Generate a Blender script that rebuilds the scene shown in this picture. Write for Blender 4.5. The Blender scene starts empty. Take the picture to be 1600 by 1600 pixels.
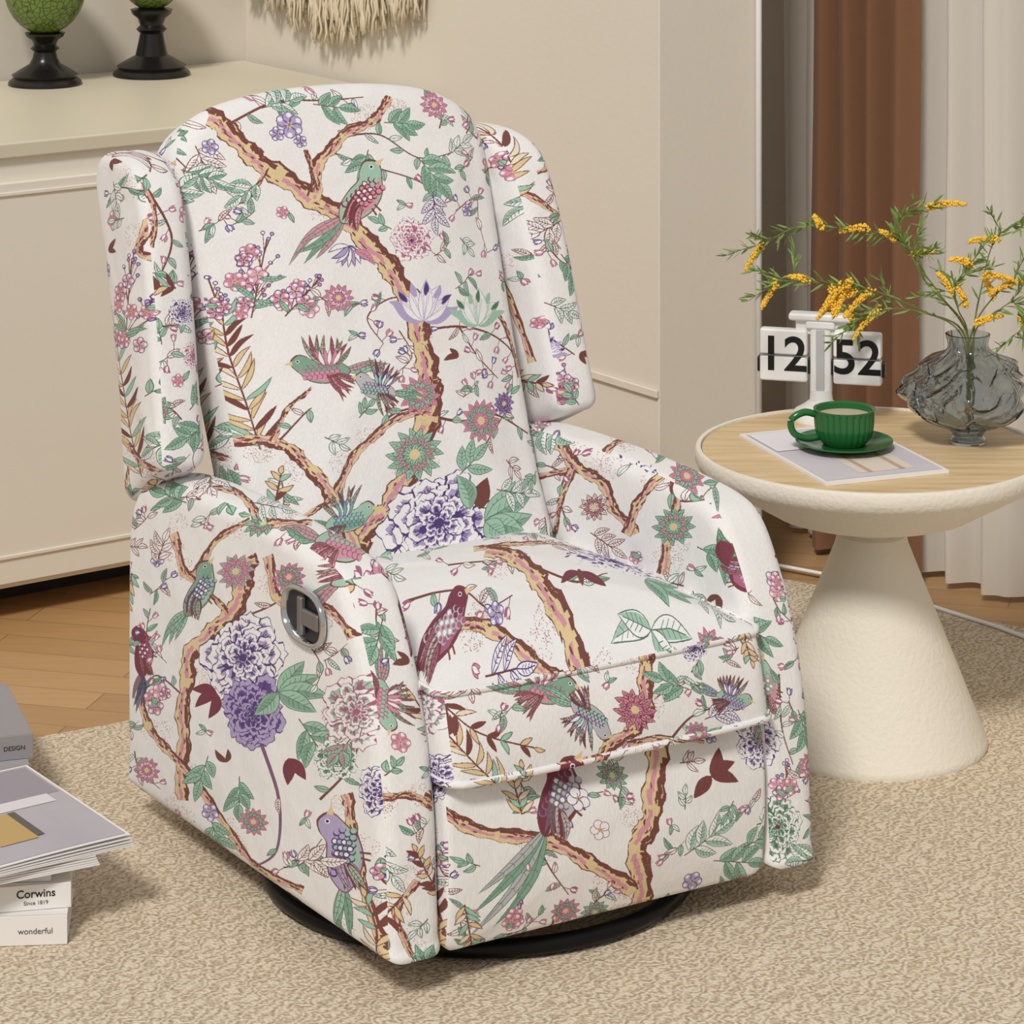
import bpy, bmesh, math, random
import numpy as np
from mathutils import Vector, Matrix, noise
random.seed(7); R=random.Random(11)
SC=bpy.context.scene
def lin(c):
    return tuple(((v/255)/12.92 if v/255<=0.04045 else ((v/255+0.055)/1.055)**2.4) for v in c)+(1.0,)
# ---------------------------------------------------------------- materials
def mat(name,col,rough=0.6,metal=0.0,noise_amt=0.0,nscale=8,bump=0.0,bscale=60,spec=0.5,sheen=0.0,trans=0.0,ior=1.45):
    m=bpy.data.materials.new(name); m.use_nodes=True; nt=m.node_tree; b=nt.nodes['Principled BSDF']
    b.inputs['Base Color'].default_value=lin(col); b.inputs['Roughness'].default_value=rough
    b.inputs['Metallic'].default_value=metal; b.inputs['Specular IOR Level'].default_value=spec
    b.inputs['Sheen Weight'].default_value=sheen; b.inputs['Transmission Weight'].default_value=trans; b.inputs['IOR'].default_value=ior
    tc=nt.nodes.new('ShaderNodeTexCoord')
    n=nt.nodes.new('ShaderNodeTexNoise'); n.inputs['Scale'].default_value=nscale; n.inputs['Detail'].default_value=4
    nt.links.new(tc.outputs['Object'],n.inputs['Vector'])
    if noise_amt>0:
        r=nt.nodes.new('ShaderNodeMapRange'); r.inputs['To Min'].default_value=1-noise_amt; r.inputs['To Max'].default_value=1+noise_amt*0.6
        nt.links.new(n.outputs['Fac'],r.inputs['Value'])
        mx=nt.nodes.new('ShaderNodeVectorMath'); mx.operation='SCALE'; mx.inputs[0].default_value=lin(col)[:3]
        nt.links.new(r.outputs['Result'],mx.inputs['Scale']); nt.links.new(mx.outputs['Vector'],b.inputs['Base Color'])
    if bump>0:
        n2=nt.nodes.new('ShaderNodeTexNoise'); n2.inputs['Scale'].default_value=bscale; n2.inputs['Detail'].default_value=3
        nt.links.new(tc.outputs['Object'],n2.inputs['Vector'])
        bp=nt.nodes.new('ShaderNodeBump'); bp.inputs['Strength'].default_value=bump; bp.inputs['Distance'].default_value=0.004
        nt.links.new(n2.outputs['Fac'],bp.inputs['Height']); nt.links.new(bp.outputs['Normal'],b.inputs['Normal'])
    return m
# ---------------------------------------------------------------- mesh helpers
def mk(name,verts,faces,m=None,parent=None,smooth=True,loc=(0,0,0),rot=(0,0,0)):
    me=bpy.data.meshes.new(name); me.from_pydata([tuple(v) for v in verts],[],faces); me.update()
    bm=bmesh.new(); bm.from_mesh(me); bmesh.ops.recalc_face_normals(bm,faces=bm.faces); bm.to_mesh(me); bm.free()
    o=bpy.data.objects.new(name,me); SC.collection.objects.link(o); o.location=loc; o.rotation_euler=rot
    if m: me.materials.append(m)
    if smooth:
        for p in me.polygons: p.use_smooth=True
    if parent: o.parent=parent
    return o
def empty(name,loc=(0,0,0),rz=0):
    e=bpy.data.objects.new(name,None); SC.collection.objects.link(e); e.location=loc; e.rotation_euler=(0,0,rz); e.empty_display_size=.1; return e
def box(name,x0,x1,y0,y1,z0,z1,m,parent=None,bevel=0.0,loc=(0,0,0),rot=(0,0,0),seg=2):
    v=[(x,y,z) for x in(x0,x1) for y in(y0,y1) for z in(z0,z1)]
    f=[(0,1,3,2),(4,6,7,5),(0,4,5,1),(2,3,7,6),(0,2,6,4),(1,5,7,3)]
    o=mk(name,v,f,m,parent,False,loc,rot)
    if bevel>0:
        b=o.modifiers.new('bev','BEVEL'); b.width=bevel; b.segments=seg
        for p in o.data.polygons: p.use_smooth=True
        try:
            b.harden_normals=True
        except Exception: pass
    return o
def lathe(name,prof,m,parent=None,loc=(0,0,0),segs=64,rfun=None,rot=(0,0,0)):
    V=[];F=[]
    for j,(r,z) in enumerate(prof):
        for i in range(segs):
            t=2*math.pi*i/segs; rr=r if rfun is None else rfun(r,z,t,j)
            V.append((rr*math.cos(t),rr*math.sin(t),z))
    for j in range(len(prof)-1):
        for i in range(segs):
            a=j*segs+i;b=j*segs+(i+1)%segs; F.append((a,b,b+segs,a+segs))
    if prof[0][0]>0: F.append(tuple(range(segs-1,-1,-1)))
    if prof[-1][0]>0: F.append(tuple((len(prof)-1)*segs+i for i in range(segs)))
    o=mk(name,V,F,m,parent,True,loc,rot)
    bm=bmesh.new(); bm.from_mesh(o.data); bmesh.ops.remove_doubles(bm,verts=bm.verts,dist=1e-6)
    for e in bm.edges:
        if len(e.link_faces)==2 and e.calc_face_angle(0)>math.radians(38): e.smooth=False
    bm.to_mesh(o.data); bm.free(); return o
def catmull(P,n=8,closed=False):
    P=[Vector(p) for p in P]; out=[]; N=len(P)
    for i in range(N if closed else N-1):
        if closed: p0,p1,p2,p3=P[(i-1)%N],P[i],P[(i+1)%N],P[(i+2)%N]
        else: p0,p1,p2,p3=P[max(i-1,0)],P[i],P[i+1],P[min(i+2,N-1)]
        for k in range(n):
            t=k/n
            out.append(0.5*((2*p1)+(p2-p0)*t+(2*p0-5*p1+4*p2-p3)*t*t+(3*p1-p0-3*p2+p3)*t**3))
    if not closed: out.append(P[-1])
    return out
def tube_data(P,r,segs=8,closed=False):
    P=[Vector(p) for p in P]; V=[];F=[];n=len(P)
    for i,p in enumerate(P):
        if closed: d=P[(i+1)%n]-P[i-1]
        else: d=P[min(i+1,n-1)]-P[max(i-1,0)]
        d.normalize(); up=Vector((0,0,1)) if abs(d.z)<.9 else Vector((1,0,0))
        a=d.cross(up).normalized(); b=d.cross(a)
        rr=r(i/(max(n-1,1))) if callable(r) else r
        for k in range(segs):
            t=2*math.pi*k/segs; V.append(p+a*math.cos(t)*rr+b*math.sin(t)*rr)
    for i in range(n if closed else n-1):
        for k in range(segs):
            a=i*segs+k;b=i*segs+(k+1)%segs;c=((i+1)%n)*segs+(k+1)%segs;d=((i+1)%n)*segs+k
            F.append((a,b,c,d))
    if not closed:
        F.append(tuple(range(segs))); F.append(tuple((n-1)*segs+k for k in range(segs)))
    return V,F
def tube(name,P,r,m,parent=None,segs=8,closed=False):
    V,F=tube_data(P,r,segs,closed); return mk(name,V,F,m,parent)
class Acc:
    def __init__(s): s.V=[];s.F=[]
    def add(s,V,F):
        o=len(s.V); s.V+=[tuple(v) for v in V]; s.F+=[tuple(i+o for i in f) for f in F]
# ---------------------------------------------------------------- textile artwork (generated swatches)
WHITE=(235,234,234)
BR=(120,74,68); OC=(222,200,156); PK=(210,150,166); MV=(166,102,130); PU=(86,66,120); LI=(178,165,204); MI=(162,196,178); DG=(90,120,102); GY=(186,187,192); PW=(239,238,240); WINE=(124,60,80); SG=(132,168,148)
class Sheet:
    N=1600; L=1.1
    def __init__(s,name,a0,b0):
        s.name=name;s.a0=a0;s.b0=b0; s.img=np.empty((s.N,s.N,3),np.float32); s.img[:]=np.array(WHITE,np.float32)/255
    def frame(s,c,o,A):   # drafting sheet -> cloth metres
        s.c=np.array(c,float); s.o=np.array(o,float); s.I=np.linalg.inv(np.array(A,float)); return s
    def to(s,P):
        P=np.asarray(P,float); q=(P-s.c)@s.I.T+s.o
        return (q-np.array([s.a0,s.b0]))/s.L*s.N
    def fill(s,P,col):
        Q=s.to(P); x0=int(max(Q[:,0].min()-1,0)); x1=int(min(Q[:,0].max()+2,s.N)); y0=int(max(Q[:,1].min()-1,0)); y1=int(min(Q[:,1].max()+2,s.N))
        if x1<=x0 or y1<=y0: return
        xs=np.arange(x0,x1)[None,:,None]+.5; ys=np.arange(y0,y1)[:,None,None]+.5
        ax,ay=Q[:,0],Q[:,1]; bx,by=np.roll(ax,-1),np.roll(ay,-1)
        den=np.where(by==ay,1e-9,by-ay)
        c=((ay>ys)!=(by>ys))&(xs<(bx-ax)*(ys-ay)/den+ax)
        ins=(c.sum(axis=2)%2)==1
        s.img[y0:y1,x0:x1][ins]=np.array(col,np.float32)/255
    def line(s,P,w,col,taper=False):
        P=[(p[0],p[1]) for p in P]; n=len(P)
        for i in range(n-1):
            (xa,ya),(xb,yb)=P[i],P[i+1]; dx,dy=xb-xa,yb-ya; l=math.hypot(dx,dy)+1e-6; nx,ny=-dy/l,dx/l; ex,ey=dx/l*.4,dy/l*.4
            wa=w/2*(1-(i/n)*.6 if taper else 1); wb=w/2*(1-((i+1)/n)*.6 if taper else 1)
            s.fill([(xa+nx*wa-ex,ya+ny*wa-ey),(xb+nx*wb+ex,yb+ny*wb+ey),(xb-nx*wb+ex,yb-ny*wb+ey),(xa-nx*wa-ex,ya-ny*wa-ey)],col)
    def blob(s,x,y,r,col,n=14,sq=1,amp=0,k=5,ph=0):
        s.fill([(x+r*(1+amp*math.cos(k*t+ph))*math.cos(t),y+sq*r*(1+amp*math.cos(k*t+ph))*math.sin(t)) for t in [2*math.pi*i/n for i in range(n)]],col)
    def leaf(s,x,y,a,L,W,f=MI,e=DG,vein=True,half=None):
        ca,sa=math.cos(a),math.sin(a); ts=[i/9 for i in range(10)]; cv=R.uniform(-.12,.12)*L
        def T(u,v): v=v+cv*math.sin(math.pi*min(1,max(0,u/L))); return (x+u*ca-v*sa,y+u*sa+v*ca)
        wf=lambda t:math.sin(math.pi*min(1,t**.8))
        def outl(g):
            up=[T(t*L+(t-.5)*g*1.6,W/2*wf(t)+(g*.8 if 0<t<1 else 0)) for t in ts]; dn=[T(t*L+(t-.5)*g*1.6,-W/2*wf(t)-(g*.8 if 0<t<1 else 0)) for t in ts[::-1]]
            return up+dn[1:-1]
        s.fill(outl(.7),e); s.fill(outl(-.5),f)
        if half: s.fill([T(t*L,0) for t in ts]+[T(t*L*.98,W*.42*wf(t)) for t in ts[::-1]],half)
        if vein:
            s.line([T(0,0),T(L*.45,0),T(L*.85,0)],.9,e)
            if L>24:
                for t in (.25,.38,.52,.66):
                    s.line([T(t*L,0),T(t*L+W*.25,W*.33*wf(t))],.8,e); s.line([T(t*L,0),T(t*L+W*.25,-W*.33*wf(t))],.8,e)
    def sprig(s,x,y,a,n=5,L=26,W=9,f=MI,e=DG,stem=34,spread=.9,half=None,vein=True):
        ca,sa=math.cos(a),math.sin(a); s.line([(x,y),(x+ca*stem,y+sa*stem)],1.5,BR)
        for i in range(n):
            t=(i+1)/n; sg=1 if i%2 else -1
            aa=a+(0 if i==n-1 else sg*spread*R.uniform(.7,1.1)); l=L*R.uniform(.75,1.1)
            s.leaf(x+ca*stem*t,y+sa*stem*t,aa,l,W,f,e,vein,half)
    def branch(s,P,w,w2=None,streak=PK):
        w2=w2 or w*.7; C=[(p.x,p.y) for p in catmull([(a,b,0) for a,b in P],10)]; n=len(C)
        C=[(x+math.sin(i*.55)*w*.08,y+math.cos(i*.43)*w*.08) for i,(x,y) in enumerate(C)]
        ws=[(w+(w2-w)*i/n)*(1+.18*math.sin(i*.9)+.14*math.sin(i*2.3+1)) for i in range(n)]
        def strip(k0,k1,col,jit=0,prob=1):
            for i in range(n-1):
                if prob<1 and math.sin(i*.7+w)+R.uniform(-.3,.3)>prob: continue
                dx,dy=C[i+1][0]-C[i][0],C[i+1][1]-C[i][1]; l=math.hypot(dx,dy)+1e-6; nx,ny=-dy/l,dx/l; ex,ey=dx/l*1.2,dy/l*1.2
                j0=R.uniform(-jit,jit);j1=R.uniform(-jit,jit)
                a=ws[i]/2;b=ws[i+1]/2
                s.fill([(C[i][0]-ex+nx*a*(k0+j0),C[i][1]-ey+ny*a*(k0+j0)),(C[i+1][0]+ex+nx*b*(k0+j1),C[i+1][1]+ey+ny*b*(k0+j1)),(C[i+1][0]+ex+nx*b*(k1+j1),C[i+1][1]+ey+ny*b*(k1+j1)),(C[i][0]-ex+nx*a*(k1+j0),C[i][1]-ey+ny*a*(k1+j0))],col)
        strip(-1,1,BR); strip(-.74,.9,OC,.07)
        if w>7:
            strip(-.0,.44,streak,.16,.75)
            strip(-.8,-.36,BR,.2,.85)
            for i in range(2,n-2):
                if R.random()<.7:
                    dx,dy=C[i+1][0]-C[i][0],C[i+1][1]-C[i][1]; a=math.atan2(dy,dx)
                    o=R.uniform(-.6,.75)*ws[i]/2; s.leaf(C[i][0]-math.sin(a)*o,C[i][1]+math.cos(a)*o,a+R.uniform(-.3,.3),R.uniform(4,11),R.uniform(.6,2.4),BR,BR,False)
            if w>10:
                for _ in range(4): 
                    q=C[R.randrange(n)]; ac=R.uniform(0,6.3); cx,cy=q[0]+math.cos(ac)*w*1.1,q[1]+math.sin(ac)*w*1.1
                    for _ in range(80):
                        ang=R.uniform(0,6.3);rr=R.uniform(.0,1.0)**.5*18; s.blob(cx+rr*math.cos(ang),cy+rr*math.sin(ang),.65,(170,120,110),5)
    def twig(s,P,w=2.2,col=BR,leaves=0,fc=None,buds=0):
        C=[(p.x,p.y) for p in catmull([(a,b,0) for a,b in P],8)]; s.line(C,w,col,True)
        for i in range(leaves):
            q=C[int((i+1)/(leaves+1)*(len(C)-1))]; a=R.uniform(0,6.28); f,e,h=R.choice([(MI,DG,SG),(PW,BR,None),(MI,DG,None),(PW,DG,None),(PW,BR,None),(GY,DG,MI)])
            s.leaf(q[0],q[1],a,R.uniform(17,28),R.uniform(7,10),f,e,True,h)
        for i in range(buds):
            q=R.choice(C); a=R.uniform(0,6.28); x=q[0]+math.cos(a)*12; y=q[1]+math.sin(a)*12; s.line([q,(x,y)],1.0,BR); s.bud(x,y,a)
    def bud(s,x,y,a,c=None):
        c=c or R.choice([PK,LI,MV,PK]); 
        for d in(-.35,.35,0): s.leaf(x,y,a+d,12,5,c if d else PW,PU if c==LI else MV,False)
    def star(s,x,y,r,c1=PK,c2=MI,e=MV,n=12,sq=.9):
        for ring,(k,cc,ee) in enumerate([(1,c1,e),(.72,c2,DG if c2==MI else e),(.45,c1,e)]):
            for i in range(n):
                a=2*math.pi*(i+.5*ring)/n; s.leaf(x,y,a,r*k*(sq+(1-sq)*abs(math.cos(a))),r*.34*k+2,cc,ee,True)
        s.blob(x,y,r*.18,OC); 
    def blossom(s,x,y,r,c=PK,e=MV,n=5):
        p=R.uniform(0,6)
        for i in range(n):
            a=2*math.pi*i/n+p; s.blob(x+math.cos(a)*r*.58,y+math.sin(a)*r*.58,r*.5,e,10); s.blob(x+math.cos(a)*r*.58,y+math.sin(a)*r*.58,r*.5-1.0,c,10); s.blob(x+math.cos(a)*r*.8,y+math.sin(a)*r*.8,r*.2,PW,8)
        s.blob(x,y,r*.25,OC,8)
        for i in range(n): a=2*math.pi*i/n+p+.3; s.line([(x,y),(x+math.cos(a)*r*.5,y+math.sin(a)*r*.5)],.8,e)
    def cluster(s,x,y,a,L,n=8):
        ca,sa=math.cos(a),math.sin(a); s.line([(x,y),(x+ca*L,y+sa*L)],2,BR)
        for i in range(n*3):
            t=R.uniform(.3,1.15); o=R.uniform(-.4,.4)*L*(1.25-t); q=(x+ca*L*t-sa*o,y+sa*L*t+ca*o); s.line([(x+ca*L*(t-.25),y+sa*L*(t-.25)),q],1,BR); s.blob(q[0],q[1],3.4,PU,8); s.blob(q[0],q[1],2.2,R.choice([LI,PW,PK,LI]),8)
        for i in range(n):
            t=R.uniform(0,.8); o=R.uniform(-.42,.42)*L*(1-t*.7); s.blossom(x+ca*L*t-sa*o,y+sa*L*t+ca*o,R.uniform(10,15),R.choice([PK,PK,(222,176,190)]),R.choice([MV,PU]))
        for i in range(n//2): 
            t=R.uniform(0,.5); s.leaf(x+ca*L*t,y+sa*L*t,a+R.choice([-1.2,1.2])+R.uniform(-.3,.3),L*.3,8,MI,DG)
    def peony(s,x,y,r,c1=LI,c2=PU,sq=1.0,edge=PW,core=None):
        for ring in range(8):
            rr=r*(1-ring*.125); n=max(4,int(12-ring*1.1)); ph=R.uniform(0,6)
            for i in range(n):
                a=2*math.pi*i/n+ph+R.uniform(-.25,.25); rk=rr*R.uniform(.55,.84); px,py=x+math.cos(a)*rk,y+math.sin(a)*rk*sq; q=rr*R.uniform(.26,.42); am=R.uniform(.08,.18); kk=R.choice([5,6,7,8])
                s.blob(px,py,q,c2,22,sq,am,kk,a); s.blob(px+math.cos(a)*q*.1,py+math.sin(a)*q*.1,q*.86,edge,22,sq,am,kk,a); s.blob(px-math.cos(a)*q*.16,py-math.sin(a)*q*.16*sq,q*.66,c1,18,sq,am*1.4,kk,a); s.blob(px-math.cos(a)*q*.4,py-math.sin(a)*q*.4*sq,q*.4,c2,14,sq,am*1.8,kk,a)
                for d in(-.75,-.5,-.25,.0,.25,.5,.75): s.line([(px-math.cos(a)*q*.6,py-math.sin(a)*q*.6*sq),(px+math.cos(a+d)*q*R.uniform(.2,.65),py+math.sin(a+d)*q*R.uniform(.2,.65)*sq)],1.0,c2)
        s.blob(x,y,r*.1,core or c2,10)
    def frond(s,P,n=13,L=48,tip=1.0,cols=((OC,BR),(OC,BR),((230,220,196),BR),(BR,BR),(MI,DG))):
        C=[(p.x,p.y) for p in catmull([(a,b,0) for a,b in P],10)]; s.line(C,2.4,BR)
        for i in range(n):
            k=int((i+.5)/n*(len(C)-2)); a=math.atan2(C[k+1][1]-C[k][1],C[k+1][0]-C[k][0]); l=L*(1-.35*i/n)*R.uniform(.85,1.15)
            for sg in(-1,1):
                f,e=R.choice(cols); s.leaf(C[k][0],C[k][1],a+sg*R.uniform(.6,1.05),l,7.4,f,e,False)
        a=math.atan2(C[-1][1]-C[-3][1],C[-1][0]-C[-3][0]); s.leaf(C[-1][0],C[-1][1],a,L*.5,7,OC,BR,False)
    def magnolia(s,x,y,a,r,c=LI,e=PU):
        for d in(-1.15,1.15,-.8,.8,-.4,.4,0):
            s.leaf(x,y,a+d,r*(1-.12*abs(d)),r*.36,PW if abs(d)<1 else c,c,False); s.leaf(x+math.cos(a+d)*r*.6,y+math.sin(a+d)*r*.6,a+d,r*.36,r*.14,e if d in(0,-.8,.8) else c,c,False)
            for k in(-.15,-.07,.07,.15): s.line([(x,y),(x+math.cos(a+d+k)*r*.7,y+math.sin(a+d+k)*r*.7)],.8,c)
    def bird(s,x,y,a,S,flip=1,body=MI,breast=PK,wing=WINE,tail=SG,fly=False,TL=1.0):
        ca,sa=math.cos(a),math.sin(a); S=S*1.12
        def T(u,v): v*=flip; return (x+(u*ca-v*sa)*S,y+(u*sa+v*ca)*S)
        def lf(u,v,b,L,W,f,e,vein=True):
            bb=a+b*flip; p=T(u,v); s.leaf(p[0],p[1],bb,L*S,W*S,f,e,vein)
        for i,d in enumerate((-.22,-.12,0,.1,.2)): lf(-16,1,math.pi+d,(48-abs(i-2)*7)*TL,6,tail if i%2 else breast,DG)
        ol=[(-22,3),(-14,-7),(0,-11),(12,-12),(19,-17),(27,-19),(33,-14),(33,-8),(28,-2),(18,8),(4,12),(-10,10)]
        C=[(p.x,p.y) for p in catmull([(u,v,0) for u,v in ol],4,True)]
        s.fill([T(u*1.04,v*1.07) for u,v in C],BR); s.fill([T(u,v) for u,v in C],body)
        s.fill([T(u,v) for u,v in [(28,-3),(18,7),(4,11),(-8,9),(2,3),(14,-2)]],breast)
        for i in range(7):
            for j in range(4):
                p=T(20-i*5+(j%2)*2.4,-6+j*3.6); s.blob(p[0],p[1],2.7*S,wing,9); p=T(20.8-i*5+(j%2)*2.4,-6+j*3.6); s.blob(p[0],p[1],2.1*S,body if j<2 else breast,9)
        s.fill([T(33,-14),T(41,-11),T(33,-9)],OC); p=T(28,-13); s.blob(p[0],p[1],1.9*S,PW,8); s.blob(p[0],p[1],1.1*S,(40,30,40),8)
        if fly:
            for i in range(9): lf(4-i*1.6,-6,-1.1-i*.16,38-i*1.7,4.6,(tail,wing,body)[i%3],BR)
            for i in range(6): lf(4-i*2,-6,-1.15-i*.2,18,4.4,PW if i%2 else breast,wing,False)
            for i in range(8): lf(2-i*1.5,4,2.0+i*.11,32-i*1.6,4,(breast,wing,body)[i%3],BR)
        else:
            for i in range(8): lf(10-i*1.6,-6+i*1.3,math.pi-.25-i*.06,32-i*1.5,4.6,(wing,breast,body)[i%3],BR)
            for i in range(4):
                for j in range(4-i//2):
                    p=T(14-i*4.4,-7+j*3.2+i); s.blob(p[0],p[1],2.5*S,wing,8); s.blob(p[0],p[1],1.6*S,breast if (i+j)%2 else PW,8)
            s.line([T(4,11),T(3,17)],1.5*S,BR); s.line([T(8,10),T(8,17)],1.5*S,BR)
    def scatter(s,x0,x1,y0,y1,n,avoid=26,big=None):
        """motifs in the gaps of the repeat"""
        if big is None:
            s.scatter(x0,x1,y0,y1,int(n*.9),34,True); s.scatter(x0,x1,y0,y1,int(n*2.0),18,False); return
        for _ in range(n*9):
            if n<=0: break
            x,y=R.uniform(x0,x1),R.uniform(y0,y1); q=s.to([(x-avoid,y-avoid),(x+avoid,y+avoid),(x-avoid,y+avoid),(x+avoid,y-avoid)])
            i0,i1=int(q[:,1].min()),int(q[:,1].max()); j0,j1=int(q[:,0].min()),int(q[:,0].max())
            if i0<0 or j0<0 or i1>=s.N or j1>=s.N: continue
            reg=s.img[i0:i1:3,j0:j1:3]
            if (np.abs(reg-np.array(WHITE)/255).sum(axis=2)>.05).mean()>(.08 if big else .05): continue
            n-=1; k=R.random(); a=R.uniform(0,6.28)
            if big:
                dx,dy=math.cos(a)*38,math.sin(a)*38
                s.twig([(x-dx,y-dy),(x-dx*.2-dy*.3,y-dy*.2+dx*.3),(x+dx,y+dy)],2.4,BR,6,buds=3)
                if k<.2: s.star(x,y,24,*R.choice([(PK,MI,MV),(MI,PK,DG),(PK,PW,MV)]))
                elif k<.6: s.sprig(x-dx*.5,y-dy*.5,a+.6,5,38,15,*R.choice([(MI,DG,40,.9,SG),(MI,DG,40,.9,SG),(PW,DG,40,.9,MI),(PW,BR,40,.9,None)]))
                elif k<.7: s.cluster(x-dx*.5,y-dy*.5,-1.4,40,3)
                elif k<.76: s.peony(x,y,20,*R.choice([(LI,PU,1,PW),(PK,MV,1,PW)]))
                elif k<.9: s.branch([(x-dx*1.3,y-dy*1.3),(x+dy*.2,y-dx*.2),(x+dx*1.3,y+dy*1.3)],10,6)
                else: s.frond([(x-dx,y-dy),(x,y+6),(x+dx,y+dy)],6,26)
            elif k<.36: s.sprig(x-8,y,a,4,21,8,*R.choice([(MI,DG),(PW,BR),(PW,DG)]),stem=22)
            elif k<.46: s.blossom(x,y,10,*R.choice([(PK,MV),(PK,MV),(LI,PU)])); s.leaf(x+8,y,a,18,7)
            elif k<.75: s.twig([(x-16,y+10),(x,y),(x+14,y-14)],1.4,BR,4,buds=2)
            elif k<.83: s.leaf(x,y,a,26,9,BR,BR); s.leaf(x,y,a+.9,20,8,BR,BR)
            else: s.bud(x,y,a); s.leaf(x,y,a+2.4,18,7,PW,DG); s.leaf(x,y,a+3.4,16,6,MI,DG)
    def image(s):
        im=bpy.data.images.new('cloth_'+s.name,s.N,s.N,alpha=False); a=np.ones((s.N,s.N,4),np.float32); a[:,:,:3]=s.img
        im.pixels.foreach_set(a.ravel()); im.update(); im.pack(); return im
S={}
# back -------------------------------------------------
b=S['back']=Sheet('back',-.55,.25).frame((576,530),(0,.75),[[856,-200],[-112,-1053]])
b.frond([(405,705),(385,640),(358,560),(345,490)],14,58)
b.frond([(340,640),(325,560),(315,500)],8,40)
b.twig([(640,520),(700,515),(760,530),(800,560),(815,600)],4,BR,3,buds=8)
b.twig([(700,515),(730,560),(770,600)],3,BR,2,buds=9); b.twig([(630,470),(585,470),(550,500),(575,540)],3,BR,1,buds=10); b.twig([(600,520),(620,560),(590,590)],2,BR,2,buds=5)
b.twig([(640,650),(700,662),(760,655),(825,690)],5,BR,7,buds=5); b.twig([(560,690),(590,650),(650,635)],5,BR,2)
b.twig([(300,200),(270,240),(300,290)],3,BR,6); b.twig([(345,205),(420,165),(500,158),(560,150)],4,BR,9,buds=3)
b.twig([(525,215),(580,210),(640,245),(700,235)],3,BR,8); b.twig([(500,240),(560,260),(650,290),(680,350)],3,BR,8,buds=3)
b.branch([(325,190),(355,222),(400,268),(468,312),(535,362),(583,420),(625,485),(640,560),(652,620),(634,700),(604,775),(560,830),(535,880)],30,38)
b.branch([(470,312),(484,255),(525,213),(578,182),(602,148)],20,12); b.branch([(480,300),(470,270),(462,240)],10,6); b.branch([(400,268),(380,310),(350,330)],8,4)
b.branch([(505,772),(540,705),(590,662),(650,640)],14,10); b.branch([(545,860),(500,772),(462,722),(420,692),(372,702),(340,745)],21,13)
b.branch([(505,772),(470,800),(430,815)],9,4); b.branch([(815,600),(790,520),(745,470)],10,5); b.branch([(420,692),(440,640),(470,610)],8,4)
b.twig([(430,690),(460,650),(470,640)],3,BR,3); b.twig([(740,700),(790,640),(800,590)],2,BR,7,buds=3)
b.sprig(640,245,.9,7,46,17,MI,DG,50,.8,SG); b.sprig(560,235,1.9,5,32,13,MI,DG,30,.9,SG); b.sprig(660,300,1.5,6,34,12,PW,PU,40); b.sprig(300,240,1.2,6,38,15,PW,BR,40); b.sprig(285,280,.3,6,36,14,PW,DG,40,.8,SG)
b.sprig(400,175,-.3,6,34,13,PW,DG,46,.8,MI); b.sprig(480,165,.1,5,36,13,MI,DG,40,.8,SG); b.sprig(590,190,.0,5,36,15,MI,DG,36,.9,SG); b.sprig(690,240,-.6,5,28,11,PW,DG,36); b.sprig(390,290,2.4,5,32,13,PW,DG,36,.8,MI)
b.blossom(440,200,20,LI,PU,6); b.blossom(420,215,11,LI,PU); b.blossom(455,225,10,LI,PU); b.blossom(320,240,12,LI,PU)
b.peony(622,378,32,PK,MV,1,PW,PU); b.sprig(590,360,3.6,3,20,9,MI,DG,20)
for i in range(9): b.leaf(522,388,.4+i*.3,34,8,LI if i%2 else PW,PU,False)
b.leaf(530,395,.6,40,12,PK,MV)
b.cluster(385,505,-1.45,125,9); b.cluster(430,500,-.9,75,5); b.cluster(345,500,-1.9,50,3)
b.magnolia(640,505,-1.5,66,LI,PU); b.magnolia(735,515,-1.5,60,MI,DG)
b.star(632,620,34,PK,MI,MV,12); b.star(735,663,36,PK,MI,MV,14); b.star(627,712,46,MI,PK,DG,14); b.star(780,640,20,LI,PK,PU)
b.peony(672,820,84,LI,PU,.95); b.leaf(735,800,-1.4,50,28,BR,BR); b.leaf(720,800,-2.0,60,28,MI,DG,True,SG)
for a_,l_ in((-.9,78),(-.45,92),(-.1,78),(.25,66),(.6,45)): b.leaf(745,820,a_,l_,34,MI,DG,True,SG if l_>60 else None)
b.leaf(610,870,2.8,40,18,WINE,WINE); b.leaf(600,860,2.3,36,16,MI,DG); b.sprig(700,745,-.8,4,40,16,MI,DG,30); b.sprig(760,770,.2,6,36,12,PW,DG,50)
b.bird(540,318,-.75,1.75,1,MI,PK,WINE,SG,TL=1.25)
b.bird(492,583,3.0,1.3,-1,SG,PK,MV,MI,fly=True); b.bird(570,612,3.3,1.05,-1,GY,MI,PU,MI,fly=True); b.bird(525,812,-.1,1.2,1,MI,SG,(90,110,150),MI,fly=True)
b.twig([(700,330),(740,310),(745,350),(760,400)],2,BR,3,buds=8); b.blossom(722,330,10,LI,PU)
b.scatter(250,900,150,880,34)
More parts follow.
